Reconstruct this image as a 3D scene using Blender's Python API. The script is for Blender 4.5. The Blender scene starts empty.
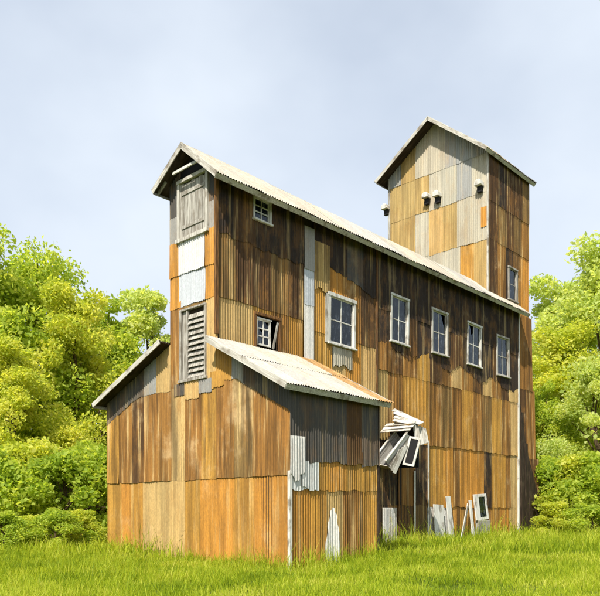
import bpy, bmesh, math, random
import numpy as np
from mathutils import Matrix, Vector

random.seed(11); rng = np.random.default_rng(11)
scene = bpy.context.scene
col = scene.collection
R = math.radians

# ------------------------------------------------------------------ camera
EYE = 1.7
cd = bpy.data.cameras.new('camera'); cam = bpy.data.objects.new('camera', cd); col.objects.link(cam)
cam.location = (0, 0, EYE); cam.rotation_euler = (R(90), 0, 0)
cd.sensor_width = 36; cd.lens = 706 / 600 * 36; cd.shift_y = 214 / 600
cd.clip_start = .1; cd.clip_end = 3000
scene.camera = cam

# building frame: X along the front wall (to the right), Y along the long wall (away)
DR = Vector((.6856, .7280)).normalized()
CX, CY = -83 / 706 * 24, 24.0
TH = math.atan2(-DR.x, DR.y)

# ------------------------------------------------------------------ light
SUN_EL = R(52); sa = .36
sh = (sa, -math.sqrt(1 - sa * sa))
sx = sh[0] * DR.y + sh[1] * DR.x; sy = -sh[0] * DR.x + sh[1] * DR.y
sdir = Vector((sx * math.cos(SUN_EL), sy * math.cos(SUN_EL), math.sin(SUN_EL)))
w = bpy.data.worlds.new('World'); scene.world = w; w.use_nodes = True
nt = w.node_tree; nt.nodes.clear()
sky = nt.nodes.new('ShaderNodeTexSky'); sky.sky_type = 'NISHITA'; sky.sun_disc = False
sky.sun_elevation = SUN_EL; sky.sun_rotation = math.atan2(sx, sy)
sky.air_density = 1.0; sky.dust_density = 2.0; sky.ozone_density = 1.0
bg = nt.nodes.new('ShaderNodeBackground'); bg.inputs[1].default_value = .12
wo = nt.nodes.new('ShaderNodeOutputWorld')
# thin high veil of cloud over the whole sky
tc = nt.nodes.new('ShaderNodeTexCoord'); mp = nt.nodes.new('ShaderNodeMapping'); mp.inputs['Scale'].default_value = (1, 1, 1.6)
nz = nt.nodes.new('ShaderNodeTexNoise'); nz.inputs['Scale'].default_value = 1.7; nz.inputs['Detail'].default_value = 5; nz.inputs['Roughness'].default_value = .5
mr = nt.nodes.new('ShaderNodeMapRange'); mr.inputs['From Min'].default_value = .3; mr.inputs['From Max'].default_value = .7
mr.inputs['To Min'].default_value = .42; mr.inputs['To Max'].default_value = .96
mx = nt.nodes.new('ShaderNodeMix'); mx.data_type = 'RGBA'
mx.inputs['B'].default_value = (5.25, 5.75, 6.4, 1)
L = nt.links.new
L(tc.outputs['Generated'], mp.inputs[0]); L(mp.outputs[0], nz.inputs['Vector']); L(nz.outputs[0], mr.inputs[0])
L(mr.outputs[0], mx.inputs['Factor']); L(sky.outputs[0], mx.inputs['A']); L(mx.outputs['Result'], bg.inputs[0]); L(bg.outputs[0], wo.inputs[0])

sd = bpy.data.lights.new('sun', 'SUN'); sd.energy = 5.0; sd.angle = R(.6); sd.color = (1, .94, .84)
so = bpy.data.objects.new('sun', sd); col.objects.link(so)
so.rotation_euler = sdir.to_track_quat('Z', 'Y').to_euler(); so.location = (-10, -20, 40)
vs = scene.view_settings; vs.view_transform = 'Standard'; vs.look = 'None'; vs.gamma = 1; vs.exposure = .45
vs.use_curve_mapping = False

# ------------------------------------------------------------------ materials
def lin(r, g, b):
    f = lambda c: (c / 255 / 12.92) if c <= 10 else ((c / 255 + .055) / 1.055) ** 2.4
    return (f(r), f(g), f(b), 1)

class NT:
    def __init__(s, name):
        s.m = bpy.data.materials.new(name); s.m.use_nodes = True; s.t = s.m.node_tree; s.t.nodes.clear()
        s.out = s.t.nodes.new('ShaderNodeOutputMaterial')
    def n(s, k, **kw):
        x = s.t.nodes.new('ShaderNode' + k)
        for a, b in kw.items(): setattr(x, a, b)
        return x
    def l(s, a, b): s.t.links.new(a, b)
    def noise(s, vec, scale=1, detail=3, rough=.55, sc=(1, 1, 1), off=None):
        m = s.n('Mapping'); m.inputs['Scale'].default_value = sc; s.l(vec, m.inputs[0])
        if off is not None: m.inputs['Location'].default_value = off
        z = s.n('TexNoise'); z.inputs['Scale'].default_value = scale; z.inputs['Detail'].default_value = detail; z.inputs['Roughness'].default_value = rough
        s.l(m.outputs[0], z.inputs['Vector']); return z.outputs[0]
    def ramp(s, v, lo, hi, a=0, b=1):
        r = s.n('MapRange'); r.interpolation_type = 'SMOOTHSTEP'
        for k, x in (('From Min', lo), ('From Max', hi), ('To Min', a), ('To Max', b)): r.inputs[k].default_value = x
        s.l(v, r.inputs[0]); return r.outputs[0]
    def mix(s, f, a, b, mode='MIX'):
        x = s.n('Mix', data_type='RGBA', blend_type=mode)
        for k, v in (('Factor', f), ('A', a), ('B', b)):
            if hasattr(v, 'is_linked'): s.l(v, x.inputs[k])
            else: x.inputs[k].default_value = v
        return x.outputs['Result']
    def math(s, op, a, b=0):
        x = s.n('Math', operation=op)
        for i, v in enumerate((a, b)):
            if hasattr(v, 'is_linked'): s.l(v, x.inputs[i])
            else: x.inputs[i].default_value = v
        return x.outputs[0]
    def seeded(s):                       # object coordinates moved by a per-object random offset
        tc = s.n('TexCoord'); oi = s.n('ObjectInfo')
        k = s.math('MULTIPLY', oi.outputs['Random'], 137.0)
        cx = s.n('CombineXYZ')
        for i in range(3): s.l(k, cx.inputs[i])
        v = s.n('VectorMath', operation='ADD'); s.l(tc.outputs['Object'], v.inputs[0]); s.l(cx.outputs[0], v.inputs[1])
        return v.outputs[0], oi
    def bsdf(s, colr, rough=.8, metal=0, spec=.3, bump=None, bs=.3, bd=.01):
        p = s.n('BsdfPrincipled')
        for k, v in (('Base Color', colr), ('Roughness', rough), ('Metallic', metal), ('Specular IOR Level', spec)):
            if hasattr(v, 'is_linked'): s.l(v, p.inputs[k])
            else: p.inputs[k].default_value = v
        if bump is not None:
            b = s.n('Bump'); b.inputs['Strength'].default_value = bs; b.inputs['Distance'].default_value = bd
            s.l(bump, b.inputs['Height']); s.l(b.outputs[0], p.inputs['Normal'])
        s.l(p.outputs[0], s.out.inputs[0]); return p

mill = bpy.data.objects.new('iron_clad_mill', None)
def mat_sheet():                         # weathered corrugated iron; colour of each sheet from the object's own colour
    s = NT('corrugated_iron'); v, oi = s.seeded(); base = oi.outputs['Color']; amt = oi.outputs['Alpha']
    mc = s.n('TexCoord'); mc.object = mill; u = mc.outputs['Object']     # coordinates of the whole mill: stains run on across sheets
    A = s.noise(v, 1, 4, .6, (9, 9, .35)); B = s.noise(u, 1, 3, .5, (2.3, 2.3, .22), (7, 3, 1)); E = s.noise(u, 1, 5, .6, (5.5, 5.5, .30), (17, 2, 6))
    Cn = s.noise(u, 1, 4, .6, (4.2, 4.2, .26), (31, 9, 4)); D = s.noise(u, 1.5, 8, .68, (1, 1, .5), (3, 55, 9)); G = s.noise(v, 30, 3, .7, (1, 1, .35))
    P = s.noise(u, .7, 7, .62, (1, 1, .9), (13, 5, 29))
    st = s.math('ADD', s.math('ADD', s.math('MULTIPLY', A, .25), s.math('MULTIPLY', B, .35)), s.math('MULTIPLY', E, .40))
    H2 = s.noise(u, 1, 2, .5, (21, 21, .22), (2, 8, 3))
    dk = s.math('MULTIPLY', s.math('MAXIMUM', s.ramp(st, .43, .59), s.ramp(H2, .56, .74, 0, .8)), amt)
    pl = s.math('MULTIPLY', s.ramp(Cn, .52, .70), s.math('MULTIPLY', amt, .8))
    bl = s.math('MULTIPLY', s.ramp(D, .47, .62), s.math('MULTIPLY', amt, .62))
    pa = s.math('MULTIPLY', s.ramp(P, .56, .72), s.math('MULTIPLY', amt, .55))
    c = s.mix(bl, base, lin(158, 112, 54))
    c = s.mix(pa, c, lin(222, 194, 146))
    c = s.mix(pl, c, lin(228, 198, 138))
    c = s.mix(dk, c, s.mix(.72, base, lin(44, 30, 15)))
    g = s.ramp(G, .3, .75, .82, 1.12)
    cg = s.n('CombineColor')
    for i in range(3): s.l(g, cg.inputs[i])
    c = s.mix(1.0, c, cg.outputs[0], 'MULTIPLY')
    s.bsdf(c, s.ramp(G, .3, .7, .6, .9), .1, .3, G, .25, .005); return s.m

def mat_wood(name, c1, c2, worn=.5, white=None):
    s = NT(name); v, oi = s.seeded()
    a = s.noise(v, 1, 4, .65, (22, 22, 1.4)); d = s.noise(v, 2.6, 4, .6, (1, 1, .6), (5, 6, 2))
    c = s.mix(s.ramp(a, .38, .66), c1, c2)
    c = s.mix(s.math('MULTIPLY', s.ramp(d, .5, .68), worn), c, lin(104, 90, 72))
    s.bsdf(c, .85, 0, .2, a, .4, .006); return s.m

def mat_plain(name, c, rough=.9): s = NT(name); s.bsdf(c, rough, 0, .2); return s.m

def mat_glass():
    s = NT('old_window_glass'); v, oi = s.seeded()
    n = s.noise(v, 3, 3, .5); d = s.noise(v, 1, 4, .6, (9, 9, 3), (4, 1, 1))
    gl = s.n('BsdfGlossy'); gl.inputs['Roughness'].default_value = .06; gl.inputs['Color'].default_value = (.9, .95, 1, 1)
    tr = s.n('BsdfTransparent'); tr.inputs['Color'].default_value = (.35, .42, .5, 1)
    df = s.n('BsdfDiffuse'); df.inputs['Color'].default_value = lin(150, 158, 168)
    b = s.n('Bump'); b.inputs['Strength'].default_value = .25; b.inputs['Distance'].default_value = .02; s.l(n, b.inputs['Height']); s.l(b.outputs[0], gl.inputs['Normal'])
    fr = s.n('Fresnel'); fr.inputs[0].default_value = 1.5
    m1 = s.n('MixShader'); s.l(fr.outputs[0], m1.inputs[0]); s.l(tr.outputs[0], m1.inputs[1]); s.l(gl.outputs[0], m1.inputs[2])
    m2 = s.n('MixShader'); s.l(s.ramp(d, .5, .75, .02, .3), m2.inputs[0]); s.l(m1.outputs[0], m2.inputs[1]); s.l(df.outputs[0], m2.inputs[2])
    s.l(m2.outputs[0], s.out.inputs[0]); return s.m

def mat_leaf(name, cols, trans=.45):
    s = NT(name); g = s.n('NewGeometry'); r = g.outputs['Random Per Island']
    tc = s.n('TexCoord'); big = s.noise(tc.outputs['Object'], .45, 4, .6)
    k = s.math('ADD', s.math('MULTIPLY', r, .55), s.math('MULTIPLY', s.ramp(big, .3, .7), .45))
    cr = s.n('ValToRGB'); e = cr.color_ramp.elements
    e[0].position = 0; e[0].color = cols[0]; e[1].position = 1; e[1].color = cols[-1]
    for i, c in enumerate(cols[1:-1]): x = e.new((i + 1) / (len(cols) - 1)); x.color = c
    s.l(k, cr.inputs[0])
    p = s.n('BsdfPrincipled'); p.inputs['Roughness'].default_value = .6; p.inputs['Specular IOR Level'].default_value = .25; s.l(cr.outputs[0], p.inputs['Base Color'])
    t = s.n('BsdfTranslucent'); s.l(s.mix(1.0, cr.outputs[0], (1.25, 1.15, .6, 1), 'MULTIPLY'), t.inputs[0])
    m = s.n('MixShader'); m.inputs[0].default_value = trans; s.l(p.outputs[0], m.inputs[1]); s.l(t.outputs[0], m.inputs[2]); s.l(m.outputs[0], s.out.inputs[0])
    return s.m

def mat_ground():
    s = NT('meadow_soil'); tc = s.n('TexCoord'); v = tc.outputs['Object']
    a = s.noise(v, .35, 5, .6); b = s.noise(v, 6, 5, .7)
    c = s.mix(s.ramp(a, .35, .65), lin(58, 72, 24), lin(92, 104, 38))
    c = s.mix(s.ramp(b, .45, .7, 0, .7), c, lin(44, 52, 20))
    s.bsdf(c, .95, 0, .1, b, .6, .05); return s.m

M = dict(
    sheet=mat_sheet(), glass=mat_glass(), ground=mat_ground(),
    white=mat_wood('white_painted_wood', lin(196, 193, 184), lin(222, 220, 212), .75),
    trim=mat_wood('weathered_white_trim', lin(168, 163, 152), lin(206, 202, 192), .75),
    grey=mat_wood('silvery_weathered_wood', lin(128, 122, 112), lin(190, 186, 176), .5),
    brown=mat_wood('brown_old_wood', lin(84, 58, 34), lin(140, 100, 58), .4),
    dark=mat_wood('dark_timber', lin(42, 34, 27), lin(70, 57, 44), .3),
    black=mat_plain('black_metal_and_inner_dark', lin(34, 33, 34), .7),  # vent metal, also the painted dark of the peak and chute insides
    bark=mat_wood('bark', lin(58, 46, 34), lin(96, 80, 58), .3),
    leafA=mat_leaf('leaf_spring_green', [lin(128, 156, 50), lin(162, 186, 68), lin(196, 210, 90), lin(226, 228, 122)], .62),
    leafB=mat_leaf('leaf_yellow_green', [lin(146, 168, 54), lin(184, 198, 74), lin(214, 218, 100), lin(236, 234, 138)], .62),
    leafC=mat_leaf('leaf_pale_green', [lin(158, 180, 88), lin(188, 206, 114), lin(214, 224, 146), lin(232, 236, 174)], .62),
    grass=mat_leaf('grass_blades', [lin(78, 104, 16), lin(134, 158, 26), lin(182, 194, 48), lin(222, 218, 110)], .45),
)
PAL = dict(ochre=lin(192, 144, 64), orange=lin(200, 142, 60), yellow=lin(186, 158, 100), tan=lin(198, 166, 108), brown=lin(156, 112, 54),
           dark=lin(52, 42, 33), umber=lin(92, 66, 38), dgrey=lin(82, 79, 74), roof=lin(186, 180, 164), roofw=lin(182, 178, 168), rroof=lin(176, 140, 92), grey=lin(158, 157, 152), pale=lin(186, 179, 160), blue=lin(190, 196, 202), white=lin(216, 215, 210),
           olive=lin(138, 110, 64), cream=lin(204, 190, 160))
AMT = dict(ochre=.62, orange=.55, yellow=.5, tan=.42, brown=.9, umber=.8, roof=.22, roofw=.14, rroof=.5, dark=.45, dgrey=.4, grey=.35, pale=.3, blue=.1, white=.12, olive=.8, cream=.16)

# ------------------------------------------------------------------ object helpers
def tag(o, label=None, cat=None, group=None, kind=None):
    for k, v in (('label', label), ('category', cat), ('group', group), ('kind', kind)):
        if v: o[k] = v
    return o
def empty(name, loc, rz=0, parent=None):
    o = bpy.data.objects.new(name, None); col.objects.link(o); o.location = loc; o.rotation_euler = (0, 0, rz); o.parent = parent
    o.empty_display_size = .3; return o
def mesh_obj(name, me, m, parent=None, mat=None):
    o = bpy.data.objects.new(name, me); col.objects.link(o)
    if m is not None and not me.materials: me.materials.append(M[m])
    o.parent = parent
    if mat is not None: o.matrix_basis = mat
    return o
class MB:
    def __init__(s): s.v = []; s.f = []
    def box(s, x0, x1, y0, y1, z0, z1, mat=None):
        b = len(s.v)
        for x, y, z in ((x0, y0, z0), (x1, y0, z0), (x1, y1, z0), (x0, y1, z0), (x0, y0, z1), (x1, y0, z1), (x1, y1, z1), (x0, y1, z1)):
            p = Vector((x, y, z)); s.v.append(tuple(mat @ p if mat else p))
        for q in ((0, 3, 2, 1), (4, 5, 6, 7), (0, 1, 5, 4), (1, 2, 6, 5), (2, 3, 7, 6), (3, 0, 4, 7)): s.f.append(tuple(b + i for i in q))
        return s
    def prism(s, pts, y0, y1):           # polygon in xz (counter-clockwise seen from -y), extruded y0..y1
        b = len(s.v); n = len(pts)
        s.v += [(x, y0, z) for x, z in pts] + [(x, y1, z) for x, z in pts]
        s.f.append(tuple(range(b, b + n))); s.f.append(tuple(range(b + 2 * n - 1, b + n - 1, -1)))
        for i in range(n): j = (i + 1) % n; s.f.append((b + j, b + i, b + n + i, b + n + j))
        return s
    def beam(s, p, q, wd, th, up=(0, 0, 1)):   # board from p to q, width wd, thickness th
        p, q = Vector(p), Vector(q); d = (q - p); ln = d.length; d.normalize()
        u = Vector(up); sd = d.cross(u)
        if sd.length < 1e-3: sd = d.cross(Vector((1, 0, 0)))
        sd.normalize(); u = sd.cross(d)
        m = Matrix((( d.x, sd.x, u.x, p.x), (d.y, sd.y, u.y, p.y), (d.z, sd.z, u.z, p.z), (0, 0, 0, 1)))
        return s.box(0, ln, -wd / 2, wd / 2, -th / 2, th / 2, m)
    def build(s, name, m, parent=None, mat=None, bevel=0, smooth=False):
        me = bpy.data.meshes.new(name); me.from_pydata(s.v, [], s.f); me.update()
        if smooth: me.polygons.foreach_set('use_smooth', [True] * len(me.polygons))
        o = mesh_obj(name, me, m, parent, mat)
        if bevel:
            b = o.modifiers.new('bevel', 'BEVEL'); b.width = bevel; b.segments = 1; b.limit_method = 'ANGLE'
        return o

PITCH = .115
def fn(z): return z if callable(z) else (lambda x, z=z: z)
def spans(x, zb, zt, holes):
    sp = [(zb, zt)]
    for (h0, h1, k0, k1) in holes:
        if h0 < x < h1:
            nsp = []
            for a, b in sp:
                if k1 <= a or k0 >= b: nsp.append((a, b)); continue
                if k0 > a: nsp.append((a, k0))
                if k1 < b: nsp.append((k1, b))
            sp = nsp
    return sp
NSHEET = 0
def sheet(parent, x0, x1, zb, zt, kind, y=0, holes=(), rag=.012, curl=.0, amt=None, amp=.024):
    """one corrugated sheet in the frame of its wall (x along, z up, -y outward)"""
    global NSHEET; NSHEET += 1
    r = random.Random(NSHEET * 7 + 3)
    fb, ft = fn(zb), fn(zt); ov = .03
    xa, xb = x0 - ov, x1 + ov
    n = max(4, int(round((xb - xa) / (PITCH / 4)))); xs = [xa + (xb - xa) * i / n for i in range(n + 1)]
    zo = fb((x0 + x1) / 2)
    ph = [r.uniform(0, 6.28) for _ in range(3)]
    yo = y - r.uniform(0, .012); tilt = r.uniform(-.008, .008); lean = r.uniform(-.006, .006)
    def yy(x, low, z): return yo - amp * math.cos(2 * math.pi * x / PITCH) + tilt * (x - x0) - .004 * math.sin(1.7 * z + ph[0]) - (curl * (.5 + .5 * math.sin(2.1 * x + ph[1])) if low else 0)
    V, Fc, cache = [], [], {}
    def vert(x, z, low):
        k = (round(x, 4), round(z, 3))
        if k not in cache:
            cache[k] = len(V); V.append((x - x0, yy(x, low, z), z - zo))
        return cache[k]
    for i in range(n):
        a, b = xs[i], xs[i + 1]
        rb = lambda x: rag * (math.sin(4 * x + ph[0]) + .6 * math.sin(11 * x + ph[1]) + .25 * math.sin(37 * x + ph[2]))
        sa_ = spans((a + b) / 2, fb((a + b) / 2), ft((a + b) / 2), holes)
        for (s0, s1) in sa_:
            if s1 - s0 < .02: continue
            bot = abs(s0 - fb((a + b) / 2)) < 1e-6; top = abs(s1 - ft((a + b) / 2)) < 1e-6
            za0 = fb(a) + rb(a) if bot else s0; zb0 = fb(b) + rb(b) if bot else s0
            za1 = ft(a) if top else s1; zb1 = ft(b) if top else s1
            if za1 - za0 < .01 or zb1 - zb0 < .01: continue
            p = [vert(a, za0, bot), vert(b, zb0, bot)]
            if s1 - s0 > .7 and bot:
                q = [vert(a, za0 + .45, False), vert(b, zb0 + .45, False)]
                Fc.append((p[0], p[1], q[1], q[0])); p = q
            q = [vert(a, za1, False), vert(b, zb1, False)]
            Fc.append((p[0], p[1], q[1], q[0]))
    if not Fc: return None
    me = bpy.data.meshes.new('corrugated_sheet'); me.from_pydata(V, [], Fc); me.update()
    me.polygons.foreach_set('use_smooth', [True] * len(me.polygons))
    o = mesh_obj('corrugated_sheet', me, 'sheet', parent, Matrix.Translation((x0, 0, zo)))
    c = PAL[kind]; j = r.uniform(.93, 1.07); hu = r.uniform(-.03, .03)
    o.color = (min(1, c[0] * j * (1 + hu)), min(1, c[1] * j), min(1, c[2] * j * (1 - hu)), AMT[kind] if amt is None else amt)
    return o
def cols_between(x0, x1, wd, jit=.12):
    n = max(1, round((x1 - x0) / wd)); e = [x0 + (x1 - x0) * i / n for i in range(n + 1)]
    for i in range(1, n): e[i] += random.uniform(-jit, jit) * wd
    return list(zip(e[:-1], e[1:]))
def course(parent, x0, x1, zb, zt, kinds, wd=.95, y=0, holes=(), **kw):
    cs = cols_between(x0, x1, wd)
    for i, (a, b) in enumerate(cs):
        k = kinds[min(len(kinds) - 1, int(i * len(kinds) / len(cs)))] if isinstance(kinds, (list, tuple)) else kinds
        if isinstance(zb, (int, float)): d = random.uniform(-.02, .02); z_ = zb + d
        else: z_ = zb
        sheet(parent, a, b, z_, zt, k, y, holes, **kw)

def wall(name, parent, x0, x1, zb, zt, holes=(), mat=None, y0=.045, y1=.12, extra=(), m='dark'):
    """boarding behind the sheets, with the openings left free"""
    ft = fn(zt); br = sorted({x0, x1, *[h for hh in holes for h in hh[:2] if x0 < h < x1], *extra}); mb = MB()
    for a, b in zip(br[:-1], br[1:]):
        cm = (a + b) / 2
        for s0, s1 in spans(cm, zb, 99, holes):
            ta, tb = (ft(a), ft(b)) if s1 == 99 else (s1, s1)
            mb.prism([(a, s0), (b, s0), (b, tb), (a, ta)], y0, y1)
    return mb.build(name, m, parent, mat)

def window(parent, mat, x0, x1, z0, z1, nx, nz, cas=.11, m='white', sill=True, name='window', lean=0, bar=.04, depth=.075):
    mb = MB()
    mb.box(x0 - cas, x0, -depth, .10, z0 - cas * .2, z1); mb.box(x1, x1 + cas, -depth, .10, z0 - cas * .2, z1)
    mb.box(x0 - cas - .03, x1 + cas + .03, -depth - .02, .10, z1, z1 + cas)
    fr = .045                                     # sash
    mb.box(x0, x0 + fr, .0, .05, z0, z1); mb.box(x1 - fr, x1, .0, .05, z0, z1)
    mb.box(x0 + fr, x1 - fr, .0, .05, z0, z0 + fr * 1.4); mb.box(x0 + fr, x1 - fr, .0, .05, z1 - fr, z1)
    X0, X1, Z0, Z1 = x0 + fr, x1 - fr, z0 + fr * 1.4, z1 - fr
    px = [X0 + (X1 - X0) * i / nx for i in range(nx + 1)]; pz = [Z0 + (Z1 - Z0) * i / nz for i in range(nz + 1)]
    for x in px[1:-1]: mb.box(x - bar / 2, x + bar / 2, .003, .047, Z0, Z1)
    for z in pz[1:-1]: mb.box(X0, X1, .006, .044, z - bar / 2, z + bar / 2)
    cxw, czw = (x0 + x1) / 2, (z0 + z1) / 2
    o = mb.build(name, m, parent, mat @ T((cxw, 0, czw)) @ Matrix.Rotation(R(random.uniform(-1.3, 1.3)), 4, 'Y') @ T((-cxw, 0, -czw)), bevel=.006)
    for i in range(nx):
        for j in range(nz):
            a, b, c, d = px[i] + (bar / 2 if i else 0), px[i + 1] - (bar / 2 if i < nx - 1 else 0), pz[j] + (bar / 2 if j else 0), pz[j + 1] - (bar / 2 if j < nz - 1 else 0)
            hw, hh = (b - a) / 2, (d - c) / 2; pb = MB()
            if random.random() < .16: pb.prism([(-hw, -hh), (hw, -hh), (hw, hh * .3), (hw * .3, -hh * .1), (hw * .1, hh * .35), (-hw * .35, hh), (-hw, hh)], -.002, .002)   # broken
            else: pb.box(-hw, hw, -.002, .002, -hh, hh)
            pb.build('pane', 'glass', o,
                Matrix.Translation(((a + b) / 2, .026, (c + d) / 2)) @ Matrix.Rotation(R(random.uniform(-1.2, 1.2)), 4, 'X') @ Matrix.Rotation(R(random.uniform(-1, 1)), 4, 'Z'))
    if sill: MB().box(x0 - cas - .04, x1 + cas + .04, -depth - .06, .10, z0 - cas * .2 - .07, z0 - cas * .2 - .002).build('sill', m, o, None, bevel=.008)
    return o

# ------------------------------------------------------------------ ground
GP = [(-.31, 21.6, -.17), (-7.8, 28.7, .25), (12.4, 40.2, .5), (2.74, 24.9, .12), (6, 31, .28), (-2.8, 24, -.02), (0, 14, -.12), (-9, 16, -.1), (9, 18, .0), (14, 30, .3), (-16, 30, .25), (20, 45, .5), (-20, 50, .45), (0, 60, .6), (-4, 8, -.15), (6, 8, -.1)]
def gz(x, y):
    x = np.asarray(x, float); y = np.asarray(y, float); num = np.full(x.shape, .3 * 1e-4); den = np.full(x.shape, 1e-4)
    for a, b, z in GP:
        wgt = 1 / (((x - a) ** 2 + (y - b) ** 2) + 4) ** 1.5; num = num + wgt * z; den = den + wgt
    return num / den + .03 * np.sin(x * 1.3 + .4 * y) * np.sin(y * .9)
gx = np.unique(np.concatenate([-np.geomspace(36, 1500, 14), np.arange(-35, 35, .7), np.geomspace(36, 1500, 14)]))
gy = np.unique(np.concatenate([-np.geomspace(6, 1500, 12), np.arange(-5, 75, .7), np.geomspace(76, 1500, 14)]))
GX, GY = np.meshgrid(gx, gy); GZ = gz(GX, GY); nx_, ny_ = len(gx), len(gy)
idx = np.arange(nx_ * ny_).reshape(ny_, nx_)
me = bpy.data.meshes.new('ground')
me.from_pydata(np.stack([GX, GY, GZ], -1).reshape(-1, 3).tolist(), [], np.stack([idx[:-1, :-1], idx[:-1, 1:], idx[1:, 1:], idx[1:, :-1]], -1).reshape(-1, 4).tolist())
me.polygons.foreach_set('use_smooth', [True] * len(me.polygons))
tag(mesh_obj('ground', me, 'ground'), kind='structure')

# ------------------------------------------------------------------ the mill
col.objects.link(mill); mill.location = (CX, CY, 0); mill.rotation_euler = (0, 0, TH); mill.empty_display_size = .3
tag(mill, 'tall rusty corrugated iron mill with square tower and lean-to wings standing in grass', 'building')
T = Matrix.Translation
def side_frame(a): return Matrix(((0, -1, 0, a), (1, 0, 0, 0), (0, 0, 1, 0), (0, 0, 0, 1)))   # x -> +b, -y -> +a
def front_frame(b): return T((0, b, 0))
def left_frame(a): return Matrix(((0, 1, 0, a), (-1, 0, 0, 0), (0, 0, 1, 0), (0, 0, 0, 1)))    # x -> -b, -y -> -a

GW, WL, WR = 2.6, 6.85, 3.45           # gable width, outer edges of left and right lean-to
LL, LD = 22.2, 4.45                     # length of the long wall, depth of the right lean-to
RA, RZ = -1.3, 14.52                    # ridge
def roof_r(a): return RZ - .85 * (a - RA)
def roof_l(a): return RZ - .637 * (RA - a)
def main_top(a): return (roof_r(a) if a > RA else roof_l(a)) - .10
def lt_l(a): return 7.90 - .40 * (-2.6 - a)     # left lean-to roof line
def lt_r(a): return 7.60 - .535 * a             # right lean-to roof line

# ---- front wall
hd = (-2.02, -.55, 11.5, 13.45); hl = (-1.92, -.62, 6.42, 8.86)
def ftop(a): return lt_l(a) - .1 if a < -GW else (main_top(a) if a <= 0 else lt_r(a) - .1)
mb = MB()
fw = wall('front_wall', mill, -GW, 0, -.7, main_top, [hd, hl], front_frame(0), extra=[RA])
fwl = wall('lean_to_front_wall', mill, -WL, -GW - .001, -.7, lambda a: lt_l(a) - .1, [], front_frame(0))
fwr = wall('lean_to_front_wall', mill, 0.001, WR, -.7, ftop, [], front_frame(0))
H = [hd, hl]
# gable, top to bottom
gt = lambda a: min(main_top(a), 13.95 if False else 99)
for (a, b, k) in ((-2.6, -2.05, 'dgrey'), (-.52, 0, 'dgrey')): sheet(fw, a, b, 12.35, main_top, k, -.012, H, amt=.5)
for (a, b, k) in ((-2.6, -2.05, 'grey'), (-.52, 0, 'grey')): sheet(fw, a, b, 11.4, 12.36, k, -.008, H, amt=.3)
for (z0, z1, mk, y) in ((10.2, 11.44, 'white', -.006), (9.05, 10.24, 'blue', 0)):
    for (a, b, k) in ((-2.6, -2.05, 'orange'), (-2.05, -.62, mk), (-.62, 0, 'orange')): sheet(fw, a, b, z0, z1, k, y - .02 * (z0 > 10), H, rag=.015, curl=.02)
for (a, b, k) in ((-2.6, -1.95, 'brown'), (-1.95, -.62, 'olive'), (-.62, 0, 'tan')): sheet(fw, a, b, 6.15, 9.07, k, .012, H)
# lower front: two long courses of ochre sheets
SEAM = 2.87
for (par, x0, x1) in ((fwl, -WL, -GW), (fw, -GW, 0), (fwr, 0, WR)):
    kk = {-WL: ['ochre', 'brown', 'umber', 'brown', 'brown'], -GW: ['tan', 'brown', 'ochre'], 0: ['brown', 'olive', 'brown', 'brown']}[x0]
    low = {-WL: ['ochre', 'orange', 'ochre', 'tan', 'tan'], -GW: ['tan', 'ochre', 'orange'], 0: ['orange', 'ochre', 'orange', 'orange']}[x0]
    course(par, x0, x1, SEAM - .03, (lambda a: min((lt_l(a) if x0 < -GW else lt_r(a) if x0 >= 0 else 9) - .85, 6.18)), kk, .84, .0, rag=.012, curl=.03, amt=.9)
    course(par, x0, x1, -.6, SEAM + .05, low, .84, .024)
# grey pieces under the two sloping roofs, coloured to widen the rake shadow
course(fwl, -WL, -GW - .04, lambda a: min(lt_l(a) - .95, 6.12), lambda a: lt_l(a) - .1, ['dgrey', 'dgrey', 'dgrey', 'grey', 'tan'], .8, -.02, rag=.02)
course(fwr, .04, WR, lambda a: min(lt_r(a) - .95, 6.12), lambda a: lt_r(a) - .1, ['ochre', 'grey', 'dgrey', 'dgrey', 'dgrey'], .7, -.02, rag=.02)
# narrow patch pieces at the foot of the gable
for a, b, k, z0, z1 in ((-2.35, -1.75, 'dgrey', 5.9, 6.3), (-1.75, -.95, 'tan', 5.72, 6.42), (-.95, -.3, 'grey', 5.85, 6.3), (-.3, .35, 'ochre', 5.95, 6.5)): sheet(fw, a, b, z0, z1, k, -.03, rag=.03)

# loft door
MB().box(hd[0] - .13, hd[0], -.08, .1, hd[2] - .02, hd[3]).box(hd[1], hd[1] + .13, -.08, .1, hd[2] - .02, hd[3]).box(hd[0] - .15, hd[1] + .15, -.1, .1, hd[3] + .002, hd[3] + .13) \
    .box(hd[0] - .18, hd[1] + .18, -.12, .1, hd[2] - .16, hd[2] - .022).build('door_frame', 'trim', mill, front_frame(0), bevel=.008)
dr = MB().box(hd[0], hd[1], .03, .05, hd[2], hd[3]).build('loft_door', 'dark', mill, front_frame(0))
for i in range(7):
    x = hd[0] + (hd[1] - hd[0]) * i / 7
    MB().box(.006, (hd[1] - hd[0]) / 7 - .008, -.02, .018, .015, hd[3] - hd[2] - .015 - random.uniform(0, .05)).build('plank', 'grey', dr, T((x, .01 * random.random(), hd[2])), bevel=.004)
for z in (hd[2] + .3, hd[3] - .45): MB().box(hd[0] + .1, hd[1] - .1, -.045, -.024, z, z + .12).build('batten', 'grey', dr, None, bevel=.004)
# black plate painted as the dark of an open peak, with its white tie bar
pk = MB().prism([(-2.1, 13.62), (-.55, 13.62), (-1.3, 14.3)], -.03, .02).build('peak_dark_plate', 'black', mill, front_frame(0))
MB().beam((-2.0, -.36, 13.72), (-.45, -.36, 13.72), .05, .09).build('tie_bar', 'white', mill, front_frame(0))
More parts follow.
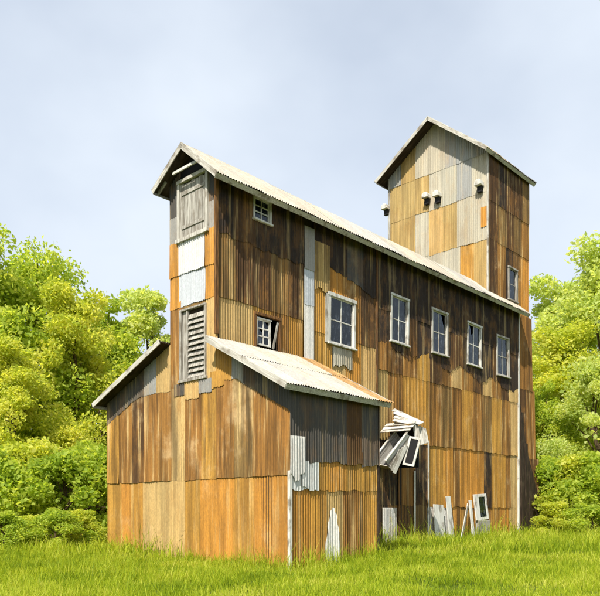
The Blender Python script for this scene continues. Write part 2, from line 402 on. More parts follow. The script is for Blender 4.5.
# louvred shutter
MB().box(hl[0] - .12, hl[0], -.07, .1, hl[2], hl[3]).box(hl[1], hl[1] + .07, -.07, .1, hl[2], hl[3]).box(hl[0] - .14, hl[1] + .1, -.09, .1, hl[2] - .1, hl[2] - .002).box(hl[0] - .12, hl[1] + .07, -.075, .1, hl[3] + .002, hl[3] + .07) \
    .box(hl[0] + .28, hl[0] + .36, -.05, .05, hl[2], hl[3]).build('shutter_frame', 'grey', mill, front_frame(0), bevel=.006)
shu = MB().box(hl[0], hl[1], .06, .09, hl[2], hl[3]).build('louvred_shutter', 'dark', mill, front_frame(0))
MB().box(0, .26, -.01, .02, .01, hl[3] - hl[2] - .02).build('plank', 'grey', shu, T((hl[0] + .01, .02, hl[2])), bevel=.004)
for i in range(13):
    if i == 12: continue
    z = hl[2] + .1 + i * .19
    MB().box(0, hl[1] - hl[0] - .39, -.012, .012, -.098, .098).build('slat', 'grey', shu, T((hl[0] + .375, .0, z)) @ Matrix.Rotation(R(-24 + random.uniform(-6, 6)), 4, 'X') @ Matrix.Rotation(R(random.uniform(-.8, .8)), 4, 'Y'), bevel=.003)

# ---- long side wall
W1 = (1.72, 2.46, 12.22, 12.98); W2 = (1.82, 2.95, 7.62, 8.78); W3 = (5.85, 7.3, 8.5, 10.35)
WN = [(10.0, 11.2, 9.3, 11.3), (13.3, 14.55, 9.35, 11.35), (16.6, 17.85, 9.3, 11.35), (19.7, 20.95, 9.2, 11.25)]
HS = [W1, W2, W3] + WN
SF = side_frame(0); STOP = roof_r(0) - .1
sw = wall('side_wall', mill, 0.05, LL, -.7, STOP, HS, SF)
# section above the lean-to; its dark top course has eave shade in the colour
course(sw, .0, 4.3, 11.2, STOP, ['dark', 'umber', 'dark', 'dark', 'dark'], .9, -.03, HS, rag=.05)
course(sw, .0, 4.3, 9.05, 11.3, ['olive', 'umber', 'umber', 'olive', 'umber'], .9, -.005, HS, amt=.85)
course(sw, .0, 4.3, 6.2, 9.1, ['tan', 'ochre', 'brown', 'ochre'], .9, .018, HS)
for z0, z1, k in ((7.2, 9.75, 'white'), (9.7, 11.1, 'blue'), (11.05, 12.7, 'grey')): sheet(sw, 4.32, 4.84, z0, z1, k, -.045 - .012 * (z0 > 9) - .012 * (z0 > 11), amp=.008)
course(sw, 4.86, 8.9, lambda b: 11.75 - .22 * (b - 4.86), STOP, ['dark', 'dark', 'dgrey', 'dark'], .95, -.03, HS, rag=.04)  # dark sheets with a sloping lower edge, eave shade put into the colour
course(sw, 4.86, 8.9, 8.75, 11.75, ['ochre', 'orange', 'brown', 'umber'], .95, -.005, HS)
sheet(sw, 4.95, 5.75, 10.4, 12.3, 'yellow', -.055, rag=.08, amt=.8)
course(sw, 4.86, 8.9, 5.8, 8.8, ['ochre', 'tan', 'orange', 'tan'], .95, .018, HS)
course(sw, 4.5, 8.9, 2.6, 5.85, 'brown', 1.1, .036, HS); course(sw, 4.5, 8.9, -.6, 2.65, 'brown', 1.1, .05, HS)
sheet(sw, 6.0, 7.2, 7.6, 8.36, 'pale', -.02, rag=.08, amt=.5)
# the longer, darker section: tarred upper sheets with eave shade in their colour
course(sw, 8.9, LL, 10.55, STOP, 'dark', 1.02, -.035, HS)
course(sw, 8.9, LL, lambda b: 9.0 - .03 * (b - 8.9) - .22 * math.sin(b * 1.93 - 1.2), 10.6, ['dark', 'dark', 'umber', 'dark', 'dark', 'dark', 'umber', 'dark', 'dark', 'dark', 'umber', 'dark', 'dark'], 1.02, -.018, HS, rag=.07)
course(sw, 8.9, LL, 7.88, 9.4, ['brown', 'umber', 'brown', 'ochre', 'umber', 'brown', 'tan', 'brown', 'umber', 'tan', 'brown', 'umber', 'tan'], 1.02, -.002, HS, rag=.02)
course(sw, 8.9, LL, 4.87, 7.93, ['yellow', 'brown', 'ochre', 'ochre', 'brown', 'olive', 'brown', 'ochre', 'brown', 'olive', 'ochre', 'brown', 'tan'], 1.02, .01, HS, rag=.02, curl=.02)
course(sw, 8.9, 12.9, 2.0, 4.92, ['dark', 'dark', 'brown', 'dark'], 1.0, .028, HS, amt=.6)
course(sw, 12.95, LL, 1.95, 4.92, ['ochre', 'orange', 'brown', 'orange', 'orange', 'dark', 'ochre', 'brown', 'tan'], .8, .028, HS, rag=.02, curl=.02)
course(sw, 8.9, 12.9, -.5, 2.05, ['dark', 'brown', 'brown', 'olive'], 1.0, .046, HS, amt=.6)
course(sw, 12.95, LL, -.5, 2.0, ['white', 'orange', 'ochre', 'orange', 'brown', 'ochre', 'orange', 'tan'], 1.0, .046, HS, rag=.02)
sheet(sw, 9.35, 10.35, -.4, 1.9, 'white', -.01, amt=.55, rag=.04)
for b, z0, z1 in ((11.79, -.3, 3.6), (12.94, -.3, 5.05), (10.55, .0, 4.4)): MB().box(-.05, .05, -.06, -.022, z0, z1).build('batten', 'white' if b > 11 else 'brown', sw, T((b, 0, 0)), bevel=.005)
for b, z0, z1 in ((8.9, -.4, STOP - .2), ): MB().box(-.05, .05, -.075, -.045, z0, z1).build('batten', 'brown', sw, T((b, 0, 0)), bevel=.005)
MB().box(LL - .03, LL + .09, -.07, .1, -.5, STOP - .05).build('corner_board', 'white', mill, SF, bevel=.006)
MB().box(-.09, .035, -.055, .05, lt_r(0) + .15, STOP - .04).build('corner_board', 'brown', mill, SF, bevel=.006)

window(mill, SF, *W1, 2, 3, .08, bar=.05)
# damaged small window above the lean-to roof: a sash standing askew in a wider dark opening
MB().box(W2[0] - .1, W2[0], -.06, .1, W2[2], W2[3]).box(W2[1], W2[1] + .1, -.06, .1, W2[2], W2[3]).box(W2[0] - .1, W2[1] + .1, -.075, .1, W2[3] + .002, W2[3] + .1).build('window_casing', 'brown', mill, SF, bevel=.006)
window(mill, SF, W2[0] + .06, W2[0] + .68, W2[2] + .1, W2[3] - .12, 2, 3, .05, bar=.045, depth=.02, sill=False)
MB().beam((W2[0] + .82, -.03, W2[2] + .05), (W2[1] - .06, -.03, W2[3] - .08), .03, .09, (1, 0, 0)).build('loose_board', 'grey', mill, SF, bevel=.004)
window(mill, SF, *W3, 2, 2, .14, bar=.05)
MB().box(W3[0] - .28, W3[0] - .142, -.065, .05, W3[2] - .05, W3[3] + .05).build('shutter_edge', 'trim', mill, SF, bevel=.006)
for i, h in enumerate(WN): window(mill, SF, *h, 2, 2, .1, m='trim' if i % 2 else 'white', bar=.045)

# ---- right lean-to, long face
LF = side_frame(WR); ltop = lt_r(WR) - .1
lw = wall('lean_to_side_wall', mill, 0.05, LD, -.7, ltop, [], LF)
course(lw, 0, LD, 3.3, ltop, ['dgrey', 'dgrey', 'dgrey', 'umber', 'dgrey'], .9, -.03, rag=.04, curl=.02, amt=.3)  # grey sheets deepen the roof-edge shadow by colour
course(lw, 0, LD, 2.4, 3.5, ['white', 'ochre', 'orange', 'ochre', 'ochre'], .9, .005, rag=.035)
sheet(lw, .0, .62, 2.9, 4.05, 'white', -.05, rag=.16, amt=.3); sheet(lw, .5, 1.3, 2.42, 3.3, 'white', -.04, rag=.06, amt=.3)
course(lw, 0, LD, -.7, 2.46, ['orange', 'ochre', 'tan', 'brown', 'ochre'], .9, .024)
sheet(lw, 1.65, 2.35, -.6, lambda b: 1.85 - 9.5 * (b - 2.02) ** 2, 'white', -.012, amt=.1)
MB().box(-.055, .06, -.05, .05, -.4, SEAM + .1).build('corner_board', 'white', mill, LF, bevel=.006)
MB().box(LD - .04, LD + .05, -.045, .1, -.4, ltop - .05).build('corner_board', 'dark', mill, LF, bevel=.006)
wall('lean_to_back_wall', mill, .06, WR - .06, -.7, lambda a: lt_r(a) - .1, [], front_frame(LD - .14), m='brown')

# ---- faces turned away from the view, one skin each
def plain_face(name, mat, x0, x1, zb, zt, kind):
    o = wall(name, mill, x0, x1, zb, zt, [], mat); course(o, x0, x1, zb, zt, kind, 5.0, 0); return o
plain_face('left_wall', left_frame(-GW), -19.3, -.05, -.7, roof_l(-GW) - .1, 'olive')
plain_face('lean_to_left_wall', left_frame(-WL), -10, -.05, -.7, lt_l(-WL) - .1, 'ochre')
wall('lean_to_back_wall', mill, -WL + .06, -GW - .06, -.7, lambda a: lt_l(a) - .1, [], front_frame(9.86), m='brown')

# ---- tower
TA0, TA1, TB0, TB1 = -6.89, -.25, 19.3, 24.0
TRA, TRZ = -3.65, 24.1; TEL, TER = 21.95, 21.35
def tw_top(a): return (TRZ + (TER - TRZ) * (a - TRA) / (TA1 - TRA) if a > TRA else TRZ + (TEL - TRZ) * (TRA - a) / (TRA - TA0)) - .1
TF = front_frame(TB0); tw = wall('tower_front_wall', mill, TA0, TA1, -.7, tw_top, [], TF, extra=[TRA])
course(tw, TA0, TA1, 21.2, tw_top, ['grey', 'yellow', 'pale', 'pale', 'grey', 'grey', 'grey'], .95, -.036)
course(tw, TA0, TA1, 19.1, 21.25, ['yellow', 'yellow', 'yellow', 'pale', 'pale', 'grey', 'pale'], .95, -.018)
course(tw, TA0, TA1, 16.52, 19.15, ['yellow', 'yellow', 'pale', 'tan', 'yellow', 'pale', 'pale'], .95, 0, rag=.02)
course(tw, TA0, TA1, 12.6, 16.57, ['pale', 'yellow', 'pale', 'pale', 'pale', 'ochre', 'yellow'], .95, .018)
MB().box(TA1 - .1, TA1 + .0, -.075, .05, 12.9, tw_top(TA1) - .02).build('corner_board', 'trim', mill, TF, bevel=.006)
MB().box(TA0 - .03, TA0 + .12, -.075, .1, 12.9, tw_top(TA0) - .02).build('corner_board', 'grey', mill, TF, bevel=.006)
sheet(tw, TA1 - .42, TA1 - .12, 17.2, 18.3, 'orange', -.035)
TSF = side_frame(TA1); wt = (21.55, 22.45, 13.75, 15.5)
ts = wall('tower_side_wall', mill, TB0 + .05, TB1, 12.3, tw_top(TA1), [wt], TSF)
course(ts, TB0, TB1, 18.6, tw_top(TA1), ['umber', 'dark', 'umber', 'umber', 'olive'], .95, -.036, [wt])  # side sheets coloured dark for the shaded face of the tower
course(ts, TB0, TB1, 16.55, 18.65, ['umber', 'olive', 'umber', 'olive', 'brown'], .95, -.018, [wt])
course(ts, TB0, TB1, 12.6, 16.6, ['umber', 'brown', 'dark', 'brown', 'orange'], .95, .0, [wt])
window(mill, TSF, *wt, 1, 2, .09, m='grey')
plain_face('tower_left_wall', left_frame(TA0), -TB1, -TB0 - .05, -.7, tw_top(TA0), 'yellow')
bk = Matrix(((-1, 0, 0, 0), (0, -1, 0, TB1), (0, 0, 1, 0), (0, 0, 0, 1)))
plain_face('tower_back_wall', bk, -TA1 + .05, -TA0 - .05, -.7, lambda x: tw_top(-x), 'olive')
# leaning skirt of sheets below the tower, set back behind the corner of the long wall
sk_top, sk_bot = 13.0, -.5
tl = math.atan2(.22, sk_top - sk_bot)
SKF = Matrix(((0, -1, 0, -.20), (1, 0, 0, 0), (0, 0, 1, sk_top), (0, 0, 0, 1))) @ Matrix.Rotation(-tl, 4, 'X')
def sk_r(z): return 24.05 + 1.1 * max(0, -z) / 13.5
sk = MB(); zz = [0, -4, -8, -13.4]
for z1, z0 in zip(zz[:-1], zz[1:]): sk.prism([(22.31, z0), (sk_r(z0) , z0), (sk_r(z1), z1), (22.31, z1)], .045, .12)
sk = sk.build('skirt_wall', 'dark', mill, SKF)
for (z0, z1, ks, y) in ((-4.2, .1, ('brown', 'brown'), -.03), (-8.2, -4.15, ('umber', 'brown'), -.012), (-13.4, -8.15, ('umber', 'umber'), .006)):
    e = sk_r((z0 + z1) / 2); n = len(ks)
    for i, k in enumerate(ks): sheet(sk, 22.34 + (e - 22.34) * i / n, 22.34 + (e - 22.34) * (i + 1) / n, z0, z1, k, y)

bt = MB().prism([(22.32, -13.4), (25.0, -13.4), (25.1, -12.4), (24.5, -10.2), (23.1, -7.6), (22.45, -5.2), (22.32, -5.2)], -.16, -.09).build('shadow_plate', 'dark', mill, SKF, bevel=.01)  # dark plate cut to the shape of the wall corner's cast shadow
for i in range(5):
    x = 22.36 + .48 * i; zt = -5.6 - 1.45 * i + .1 * i * (i - 4) ; MB().box(0, .36, -.2, -.162, -13.4, zt).build('plank', 'dark', bt, T((x, 0, 0)), bevel=.006)  # dark boards following the same shadow shape
# small hooded vents high on the tower
def vent(x, z, wd=.27, hg=.6):
    o = MB().box(x - wd / 2, x + wd / 2, -.22, -.03, z - hg / 2, z + hg * .18).build('vent', 'black', mill, TF, bevel=.01)
    MB().prism([(x - wd / 2 - .07, z + hg * .18 - .08), (x + wd / 2 + .07, z + hg * .18 - .08), (x + wd / 2 + .05, z + hg * .42), (x + wd / 4, z + hg * .56), (x - wd / 4, z + hg * .56), (x - wd / 2 - .05, z + hg * .42)], -.42, -.025).build('hood', 'white', o, None, bevel=.015)
for x, z in ((-4.1, 19.75), (-3.38, 19.62), (-.72, 19.4), (-6.98, 19.95)): vent(x, z)

# ---- roofs
def roof_frame(a_e, z_e, b0, sl, right=True):
    c, s = math.cos(math.atan(sl)), math.sin(math.atan(sl))
    if right: return Matrix(((0, -s, -c, a_e), (1, 0, 0, b0), (0, -c, s, z_e), (0, 0, 0, 1)))
    return Matrix(((0, s, c, a_e), (-1, 0, 0, b0), (0, -c, s, z_e), (0, 0, 0, 1)))
def roof(name, a_e, z_e, b0, b1, sl, run, right, kinds, wd=1.0, facia='trim', two=False):
    ln = run * math.sqrt(1 + sl * sl); n = b1 - b0
    fr = roof_frame(a_e, z_e, b0 if right else b1, sl, right)
    o = MB().box(0, n, .03, .075, .02, ln - .03).build(name, 'dark', mill, fr)
    if two:
        course(o, 0, n, -.03, ln * .55, kinds, wd, -.0, rag=.018, curl=.03); course(o, 0, n, ln * .53, ln, kinds, wd, -.025)
    else: course(o, 0, n, -.03, ln, kinds, wd, .0, rag=.018, curl=.03)
    MB().box(-.02, n + .02, .025, .20, -.012, .018).build('fascia', facia, o, None, bevel=.004)                    # along the eave
    for x in (-.035, n + .005): MB().box(x, x + .03, -.03, .17, .0, ln).build('rake_board', facia, o, None, bevel=.004)
    return o
er, el = .62, .457
roof('main_roof', er, roof_r(er), -.50, LL + .25, .85, er - RA, True, ['roof', 'roof', 'roofw', 'roof', 'roof', 'roofw', 'roof'], 1.05)
roof('main_roof', -GW - el, roof_l(-GW - el), -.50, 19.6, .637, RA + GW + el, False, ['cream', 'grey'], 3.0)
roof('lean_to_roof', WR + .38, lt_r(WR + .38), -.50, LD + .3, .535, WR + .36, True, ['roofw', 'roofw', 'roof', 'roofw', 'roof', 'rroof'], .85, two=True)
roof('lean_to_roof', -WL - .33, lt_l(-WL - .33), -.50, 10.1, .40, WL + .33 - GW - .02, False, ['grey', 'white'], 2.5)
slr = (TRZ - TER) / (TA1 - TRA); sll = (TRZ - TEL) / (TRA - TA0)
roof('tower_roof', TA1 + .32, TER - .32 * slr, TB0 - .75, TB1 + .35, slr, TA1 + .32 - TRA, True, ['cream', 'grey'], 1.3)
roof('tower_roof', TA0 - .5, TEL - .5 * sll, TB0 - .75, TB1 + .35, sll, TRA - TA0 + .5, False, ['cream', 'grey'], 1.3)
# rafter tails under the left eave of the gable
for i in range(5):
    b = -.30 + i * .9
    MB().beam((-GW - .42, b, roof_l(-GW - .42) - .14), (-GW + .1, b, roof_l(-GW + .1) - .14), .06, .1).build('rafter_tail', 'grey', mill, None)
for i in range(1, 26):
    b = -.3 + i * .88
    if b < LL: MB().beam((.44, b, roof_r(.44) - .19), (-.05, b, roof_r(-.05) - .19), .06, .09).build('rafter_tail', 'dark', mill, None)

# ------------------------------------------------------------------ broken timber on and beside the long wall
def world(a, b, z):
    return Vector((CX + a * DR.y + b * DR.x, CY - a * DR.x + b * DR.y, z))
def ground_at(a, b): p = world(a, b, 0); return float(gz(p.x, p.y))
# the chute is wrenched round from the wall; its own axes: x to its right, y back towards the wall, z up
hop = empty('collapsed_chute', world(.85, 9.75, 4.62), R(-8.5))
tag(hop, 'collapsed white board chute hanging broken on the side wall beside the lean-to', 'chute')
def hb(name, p, q, wd, th, up, m='trim'): return MB().beam(p, q, wd, th, up).build(name, m, hop, None, bevel=.006)
# broken hood: layers of boards sloping down to the right and forward
for i, (p, q, m) in enumerate((((-.46, .45, 1.58), (.62, .15, 1.02), 'trim'), ((-.42, .25, 1.44), (.80, -.05, .90), 'white'), ((-.40, .05, 1.22), (.72, -.22, .86), 'trim'), ((-.44, -.12, 1.06), (.5, -.36, .84), 'white'),
        ((-.78, .1, .86), (.48, -.42, .90), 'trim'), ((-.88, -.02, .70), (.42, -.50, .74), 'white'), ((-.98, -.12, .56), (.30, -.56, .60), 'trim'))):
    hb('plank', p, q, .27, .035, (.35, -.55, .75), m)
hb('prop', (-.40, .3, 1.5), (-.36, .1, .8), .07, .09, (0, 1, 0), 'grey'); hb('prop', (.55, .5, 1.0), (.62, .1, .2), .08, .08, (0, 1, 0), 'dark')
# curled side boards on the right
for i in range(5):
    x = .50 + .11 * i; hb('plank', (x - .06, -.30 + .12 * i, .86 - .04 * i), (x + .08, -.28 + .13 * i, -.12 + .05 * i), .13, .03, (-.3, -1, 0), 'trim' if i % 2 else 'white')
# shade inside the housing, painted as a black board
MB().box(-.95, .55, .30, .36, -1.0, .75).build('housing_shade_board', 'black', hop, Matrix.Rotation(R(-26), 4, 'Z'))
# tipped trough: open towards the upper left
Lx = Vector((-.56, -.30, -.77)).normalized(); Nn = Vector((-.62, -.62, .45)); Nn = (Nn - Nn.dot(Lx) * Lx).normalized(); Wd = Nn.cross(Lx)
fr = Matrix(((Wd.x, Nn.x, Lx.x, -.42), (Wd.y, Nn.y, Lx.y, -.30), (Wd.z, Nn.z, Lx.z, -.32), (0, 0, 0, 1)))
def tb(name, x0, x1, y0, y1, z0, z1, m='trim'): return MB().box(x0, x1, y0, y1, z0, z1).build(name, m, hop, fr, bevel=.006)
tb('trough_floor', -.36, .36, -.26, -.225, -.85, .78, 'black')  # floor coloured black for the shade inside the trough
for sg in (-1, 1):
    for j in range(3): tb('plank', sg * .38 - .018, sg * .38 + .018, -.27 + .19 * j, -.27 + .19 * (j + 1) - .008, -.85 + .05 * random.random(), .80 - .07 * random.random(), ('white', 'trim', 'grey')[(j + (sg > 0)) % 3])
tb('end_board', -.36, .36, -.22, .02, .77, .805, 'trim'); tb('rim_board', -.46, -.34, .305, .34, -.9, .85, 'white'); tb('rim_board', .34, .46, .305, .34, -.9, .75, 'white')
for i in range(3): tb('rung', -.3, .3, -.19, -.15, -.5 + .32 * i, -.44 + .32 * i, 'grey')
# small frame swinging beside it, a black panel painted as its dark inside
fr2 = T((.34, -.62, -.36)) @ Matrix.Rotation(R(14), 4, 'Y') @ Matrix.Rotation(R(-20), 4, 'Z')
for q in ((-.26, -.17, -.03, .03, -.62, .62), (.17, .26, -.03, .03, -.62, .62), (-.17, .17, -.025, .025, .53, .62), (-.17, .17, -.025, .025, -.62, -.53)):
    MB().box(*q).build('frame_board', 'white', hop, fr2, bevel=.005)
MB().box(-.17, .17, .0, .02, -.53, .53).build('frame_inner_dark_plate', 'black', hop, fr2)
for i in range(3): hb('plank', (.12 - .12 * i, -.66 - .05 * i, -.10 - .1 * i), (-.40 - .07 * i, -.72 - .06 * i, -1.28 + .09 * i), .17, .03, (.6, -.8, 0), ('white', 'trim', 'grey')[i])
hb('bracket', (-.3, .95, .6), (-.55, -.1, .5), .09, .09, (0, 0, 1), 'dark'); hb('bracket', (.3, .75, .4), (.2, -.2, .6), .09, .09, (0, 0, 1), 'dark')

def single(label, a, b, p, q, wd, th, up, m, cat='board'):
    g = ground_at(a, b); o = MB().beam(p, q, wd, th, up).build('loose_board', m, None, T(world(a, b, g - .12)) @ Matrix.Rotation(TH, 4, 'Z'), bevel=.006)
    return tag(o, label, cat, 'broken boards at the foot of the long wall')
single('wide white upright board standing against the wall right of the white battens', .16, 13.6, (.12, 0, 0), (-.04, .05, 1.9), .85, .04, (1, 0, 0), 'white')
single('tallest narrow white plank leaning just right of the wide white board', .14, 14.6, (.16, .05, .0), (-.03, -.05, 2.3), .42, .04, (1, 0, 0), 'white')
single('long white plank leaning diagonally against the foot of the long wall', .5, 15.2, (.1, -.3, 0), (-.36, 1.2, 1.9), .24, .045, (1, .3, 0), 'trim')
single('thin white post standing just right of the diagonal plank', .2, 16.7, (.1, 0, 0), (-.1, -.02, 2.05), .24, .05, (1, 0, 0), 'white')
wf = empty('broken_window_frame', world(.18, 17.8, ground_at(.18, 17.8) - .05), TH)
tag(wf, 'small broken white window frame propped on a grey block against the long wall', 'window frame', 'broken boards at the foot of the long wall')
MB().box(-.1, .12, -.55, .6, 0, .9).build('block', 'grey', wf, None, bevel=.02)
fm = T((.02, 0, .92)) @ Matrix.Rotation(R(-6), 4, 'Y') @ Matrix.Rotation(R(3), 4, 'X')
for q in ((-.04, .04, -.66, -.22, 0, 1.35), (-.04, .04, .46, .62, 0, 1.35), (-.035, .035, -.22, .46, 1.2, 1.35), (-.035, .035, -.22, .46, 0, .14)): MB().box(*q).build('frame_board', 'white', wf, fm, bevel=.006)
MB().box(-.012, .012, -.22, .46, .14, 1.2).build('pane', 'glass', wf, fm)

# ------------------------------------------------------------------ trees
def tube(mb, pts, rad, n=7):
    base = len(mb.v); P = [Vector(p) for p in pts]
    for i, p in enumerate(P):
        d = (P[min(i + 1, len(P) - 1)] - P[max(i - 1, 0)]).normalized(); u = d.cross(Vector((.3, 1, .1))).normalized(); v = d.cross(u)
        for k in range(n): t = 2 * math.pi * k / n; mb.v.append(tuple(p + (u * math.cos(t) + v * math.sin(t)) * rad[i]))
    for i in range(len(P) - 1):
        for k in range(n): mb.f.append((base + i * n + k, base + i * n + (k + 1) % n, base + (i + 1) * n + (k + 1) % n, base + (i + 1) * n + k))
def leaf_mesh(name, cen, nrm_rng, size, m):
    n = len(cen); d = nrm_rng.normal(size=(n, 3)); d[:, 2] -= .25; d /= np.linalg.norm(d, axis=1)[:, None]
    e = nrm_rng.normal(size=(n, 3)); e -= (e * d).sum(1)[:, None] * d; e /= np.linalg.norm(e, axis=1)[:, None]
    s = size[:, None]; nr = np.cross(d, e)
    v = np.stack([cen - d * s * .55, cen + e * s * .33 + nr * s * .08, cen + d * s * .6, cen - e * s * .33 + nr * s * .08], 1).reshape(-1, 3)
    me = bpy.data.meshes.new(name); me.vertices.add(4 * n); me.vertices.foreach_set('co', v.ravel())
    me.loops.add(4 * n); me.loops.foreach_set('vertex_index', np.arange(4 * n, dtype=np.int32)); me.polygons.add(n)
    me.polygons.foreach_set('loop_start', np.arange(0, 4 * n, 4, dtype=np.int32)); me.polygons.foreach_set('loop_total', np.full(n, 4, np.int32))
    me.update(); me.validate(); me.materials.append(M[m]); return me
def make_tree(seed, m, H=16., rad=4.6, low=.12, nclump=85, nleaf=34000, ls=(.12, .30), cl=(.7, 1.5)):
    g = np.random.default_rng(seed); rr = random.Random(seed)
    cs = []
    while len(cs) < nclump:
        h = g.uniform(low, 1); prof = math.sin(math.pi * min(1, (h * .93 + .12)) ** .8) ** .7 if h < .95 else .35
        a = g.uniform(0, 6.283); q = math.sqrt(g.uniform(.12, 1)) * rad * prof * (1 + .25 * math.sin(3 * a + seed))
        cs.append((q * math.cos(a), q * math.sin(a), h * H * .95, g.uniform(*cl)))
    cs = np.array(cs); k = g.integers(0, nclump, nleaf)
    dirs = g.normal(size=(nleaf, 3)); dirs /= np.linalg.norm(dirs, axis=1)[:, None]
    rr_ = cs[k, 3] * g.uniform(.15, 1, nleaf) ** .45 * (1 + .35 * (g.random(nleaf) > .93))
    cen = cs[k, :3] + dirs * rr_[:, None] * np.array([1, 1, .75]); cen[:, 2] = np.maximum(cen[:, 2], .1)
    lm = leaf_mesh('crown', cen, g, g.uniform(ls[0], ls[1], nleaf), m)
    mb = MB(); pts = [(0, 0, -.3)]; r0 = H * .017 + .05
    for i in range(1, 7): pts.append((rr.uniform(-.25, .25) * i * .4, rr.uniform(-.25, .25) * i * .4, H * .88 * i / 6))
    tube(mb, pts, [r0 * (1.25 if i == 0 else 1 - i / 7) for i in range(7)], 9)
    for i in range(22):
        c = cs[rr.randrange(nclump)]; zf = max(.12 * H, c[2] * .62); f = zf / (H * .88) * 6; j = min(5, int(f)); t = f - j
        s = Vector(pts[j]).lerp(Vector(pts[j + 1]), t); e = Vector(c[:3]); mid = s.lerp(e, .5) + Vector((rr.uniform(-.3, .3), rr.uniform(-.3, .3), .35))
        rb = r0 * .38 * (1 - zf / H * .7); tube(mb, [s, mid, e], [rb, rb * .6, rb * .18], 6)
    tm = bpy.data.meshes.new('trunk'); tm.from_pydata(mb.v, [], mb.f); tm.materials.append(M['bark']); tm.polygons.foreach_set('use_smooth', [True] * len(tm.polygons))
    return tm, lm
TREES = [make_tree(1, 'leafA'), make_tree(2, 'leafB', rad=4.2), make_tree(3, 'leafA', rad=5.2, nclump=95), make_tree(4, 'leafC', rad=4.6, nclump=95, low=.02), make_tree(8, 'leafC', rad=3.8, nclump=70, nleaf=25000, low=.02, cl=(.6, 1.2))]
BUSH = [make_tree(5, 'leafA', H=4, rad=2.4, low=.0, nclump=34, nleaf=9000, ls=(.10, .24), cl=(.45, .9)), make_tree(6, 'leafB', H=4, rad=2.2, low=.0, nclump=30, nleaf=8500, ls=(.10, .24), cl=(.45, .85))]
def plant(kind, v, px, d, H, rz, label, cat, group, href, sxy=1):
    x = (px - 300) / 706 * d; s = H / href
    o = empty(kind, (x, d, float(gz(x, d))), rz); o.scale = (s * sxy, s * sxy, s); tag(o, label, cat, group)
    mesh_obj('trunk', v[0], None, o); mesh_obj('crown', v[1], None, o)
G1, G2 = 'leafy trees left of the mill', 'leafy trees right of the mill'
for t in (
    (0, -14, 42, 18.3, .3, 'tall bright green tree cut by the left edge of the picture', G1, 1.05),
    (2, 36, 46, 18.6, 1.2, 'broad green tree with the highest crown on the left side', G1, .95),
    (1, 76, 43, 15.6, 2.2, 'yellow green tree between the broad green tree and the left wing', G1, .95),
    (0, 104, 50, 16.6, 4.0, 'lower green tree just beyond the left wing corner', G1, 1.0),
    (4, 146, 52, 18.0, .9, 'pale thin tree rising over the left lean-to roof beside the tall gable', G1, 1.0),
    (1, 14, 37, 10.6, 3.0, 'short yellow green tree in front at the far left', G1, 1.15),
    (4, 550, 62, 22.0, 2.0, 'pale feathery tree close behind the right corner of the tower', G2, 1.05),
    (4, 582, 60, 20.5, 4.4, 'pale airy tree between the tower and the tallest tree on the right', G2, 1.15),
    (1, 562, 52, 15.5, 5.0, 'yellow green lower tree in the middle of the right side', G2, 1.1),
    (3, 606, 54, 22.2, 1.0, 'tallest pale green tree cut by the right edge of the picture', G2, 1.1),
    (0, 545, 50, 10.5, 3.3, 'dark green low tree next to the leaning skirt of the tower', G2, 1.0),
    (3, 596, 46, 11.5, 2.6, 'pale low tree in front at the right edge of the picture', G2, 1.1)):
    plant('leafy_tree', TREES[t[0]], t[1], t[2], t[3], t[4], t[5], 'tree', t[6], 16., t[7])
G3 = 'bushes at the edge of the grass'
for t in (
    (0, -8, 31, 4.2, .5, 'large green bush at the left edge above the grass', 1.15), (1, 32, 33, 4.6, 1.5, 'yellow green bush second from the left edge', 1.1),
    (0, 66, 32, 4.4, 2.8, 'green bush third from the left edge', 1.1), (0, 96, 33.5, 4.8, 4.1, 'green bush touching the left corner of the mill', 1.0),
    (0, 548, 43, 4.6, 3.1, 'dark green bush beside the foot of the tower skirt', 1.1), (1, 576, 42, 4.4, .2, 'yellow green bush in the middle of the right side', 1.2), (0, 606, 41, 4.6, 5.1, 'green bush at the right edge above the grass', 1.2)):
    plant('leafy_bush', BUSH[t[0]], t[1], t[2], t[3], t[4], t[5], 'bush', G3, 4., t[6])

for t in (
    (0, 4, 27.5, 1.5, .9, 'low leafy clump in the grass at the left edge', 1.5), (1, 30, 28.5, 1.3, 2.4, 'low yellow green clump in front of the second bush from the left', 1.6),
    (0, 56, 28, 1.6, 3.9, 'low green clump in front of the third bush from the left', 1.4), (1, 82, 29.5, 1.5, 5.2, 'low yellow green clump near the left corner of the mill', 1.4),
    (1, 556, 38, 1.7, 1.1, 'low yellow green clump right of the tower skirt', 1.6), (0, 590, 37, 1.7, 4.0, 'low green clump in the grass at the right edge', 1.7)):
    plant('low_clump', BUSH[t[0]], t[1], t[2], t[3], t[4], t[5], 'shrub', 'low clumps where the grass meets the bushes', 4., t[6])

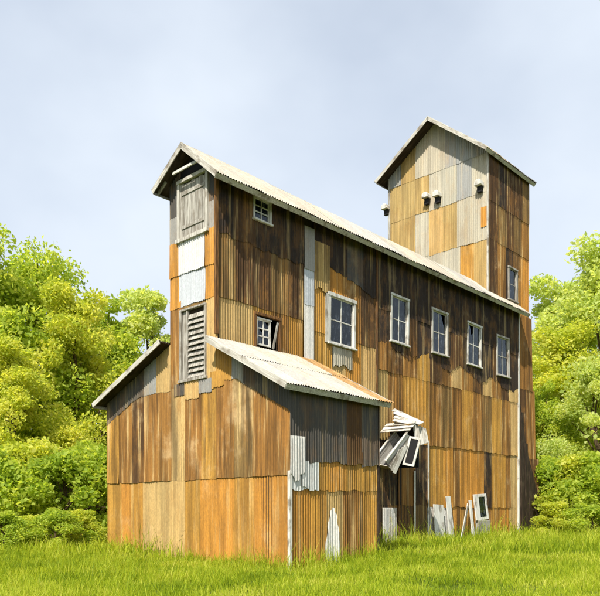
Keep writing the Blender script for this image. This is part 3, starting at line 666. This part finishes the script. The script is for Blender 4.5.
# ------------------------------------------------------------------ grass
def grass():
    g = np.random.default_rng(77); P = []
    for x0, x1, y0, y1, dens, hh, wd in ((-13, 13, 11, 17, 520, .24, .014), (-15, 15, 17, 25, 420, .27, .017), (-24, 26, 25, 38, 130, .42, .026), (-36, 42, 38, 62, 40, .7, .05)):
        n = int((x1 - x0) * (y1 - y0) * dens); x = g.uniform(x0, x1, n); y = g.uniform(y0, y1, n)
        pn = np.sin(x * 1.9 + np.sin(y * 1.1) * 2) * np.sin(y * 1.6 + np.sin(x * .8) * 2)
        pn2 = np.sin(x * .53 + 1.3 * np.sin(y * .37)) * np.sin(y * .61 + np.sin(x * .29))
        h = hh * g.uniform(.35, 1.2, n) * (1 + .3 * pn + .35 * pn2) * np.where(g.random(n) > .97, 1.8, 1)
        P.append(np.stack([x, y, h, np.full(n, wd)], 1))
    P = np.concatenate(P); rx, ry = P[:, 0] - CX, P[:, 1] - CY
    a = rx * DR.y - ry * DR.x; b = rx * DR.x + ry * DR.y
    ins = ((a > -WL) & (a < WR) & (b > 0) & (b < LD)) | ((a > -WL) & (a < 0) & (b > 0) & (b < 24))
    P = P[~ins]; a, b = a[~ins], b[~ins]
    near = ((b < .0) & (b > -.5) & (a > -WL - .3) & (a < WR + .3)) | ((a > WR - .01) & (a < WR + .5) & (b > -.4) & (b < LD)) | ((a > 0) & (a < .5) & (b > LD))
    P[near, 2] *= g.uniform(.9, 2.6, near.sum())
    n = len(P); z = gz(P[:, 0], P[:, 1]); t = g.uniform(0, 6.283, n); wv = np.stack([np.cos(t), np.sin(t), 0 * t], 1) * P[:, 3:4] * .5
    t2 = g.uniform(0, 6.283, n); ln = g.uniform(.1, .6, n)[:, None] * P[:, 2:3] * np.stack([np.cos(t2), np.sin(t2), 0 * t2], 1)
    b0 = np.stack([P[:, 0], P[:, 1], z - .02], 1); up = np.array([[0, 0, 1.]]) * P[:, 2:3]
    v = np.stack([b0 - wv, b0 + wv, b0 + up * .55 + ln * .35 + wv * .75, b0 + up * .55 + ln * .35 - wv * .75, b0 + up * .95 + ln], 1).reshape(-1, 3)
    me = bpy.data.meshes.new('grass'); me.vertices.add(5 * n); me.vertices.foreach_set('co', v.ravel())
    k = np.arange(n)[:, None] * 5; li = np.concatenate([k + np.array([[0, 1, 2, 3]]), k + np.array([[3, 2, 4]])], 1).ravel().astype(np.int32)
    me.loops.add(7 * n); me.loops.foreach_set('vertex_index', li); me.polygons.add(2 * n)
    ls = (np.arange(n)[:, None] * 7 + np.array([[0, 4]])).ravel().astype(np.int32); me.polygons.foreach_set('loop_start', ls)
    me.polygons.foreach_set('loop_total', np.tile(np.array([4, 3], np.int32), n)); me.update()
    tag(mesh_obj('grass', me, 'grass'), 'bright green meadow grass growing round the mill', 'grass', kind='stuff')
grass()
print('sheets', NSHEET)
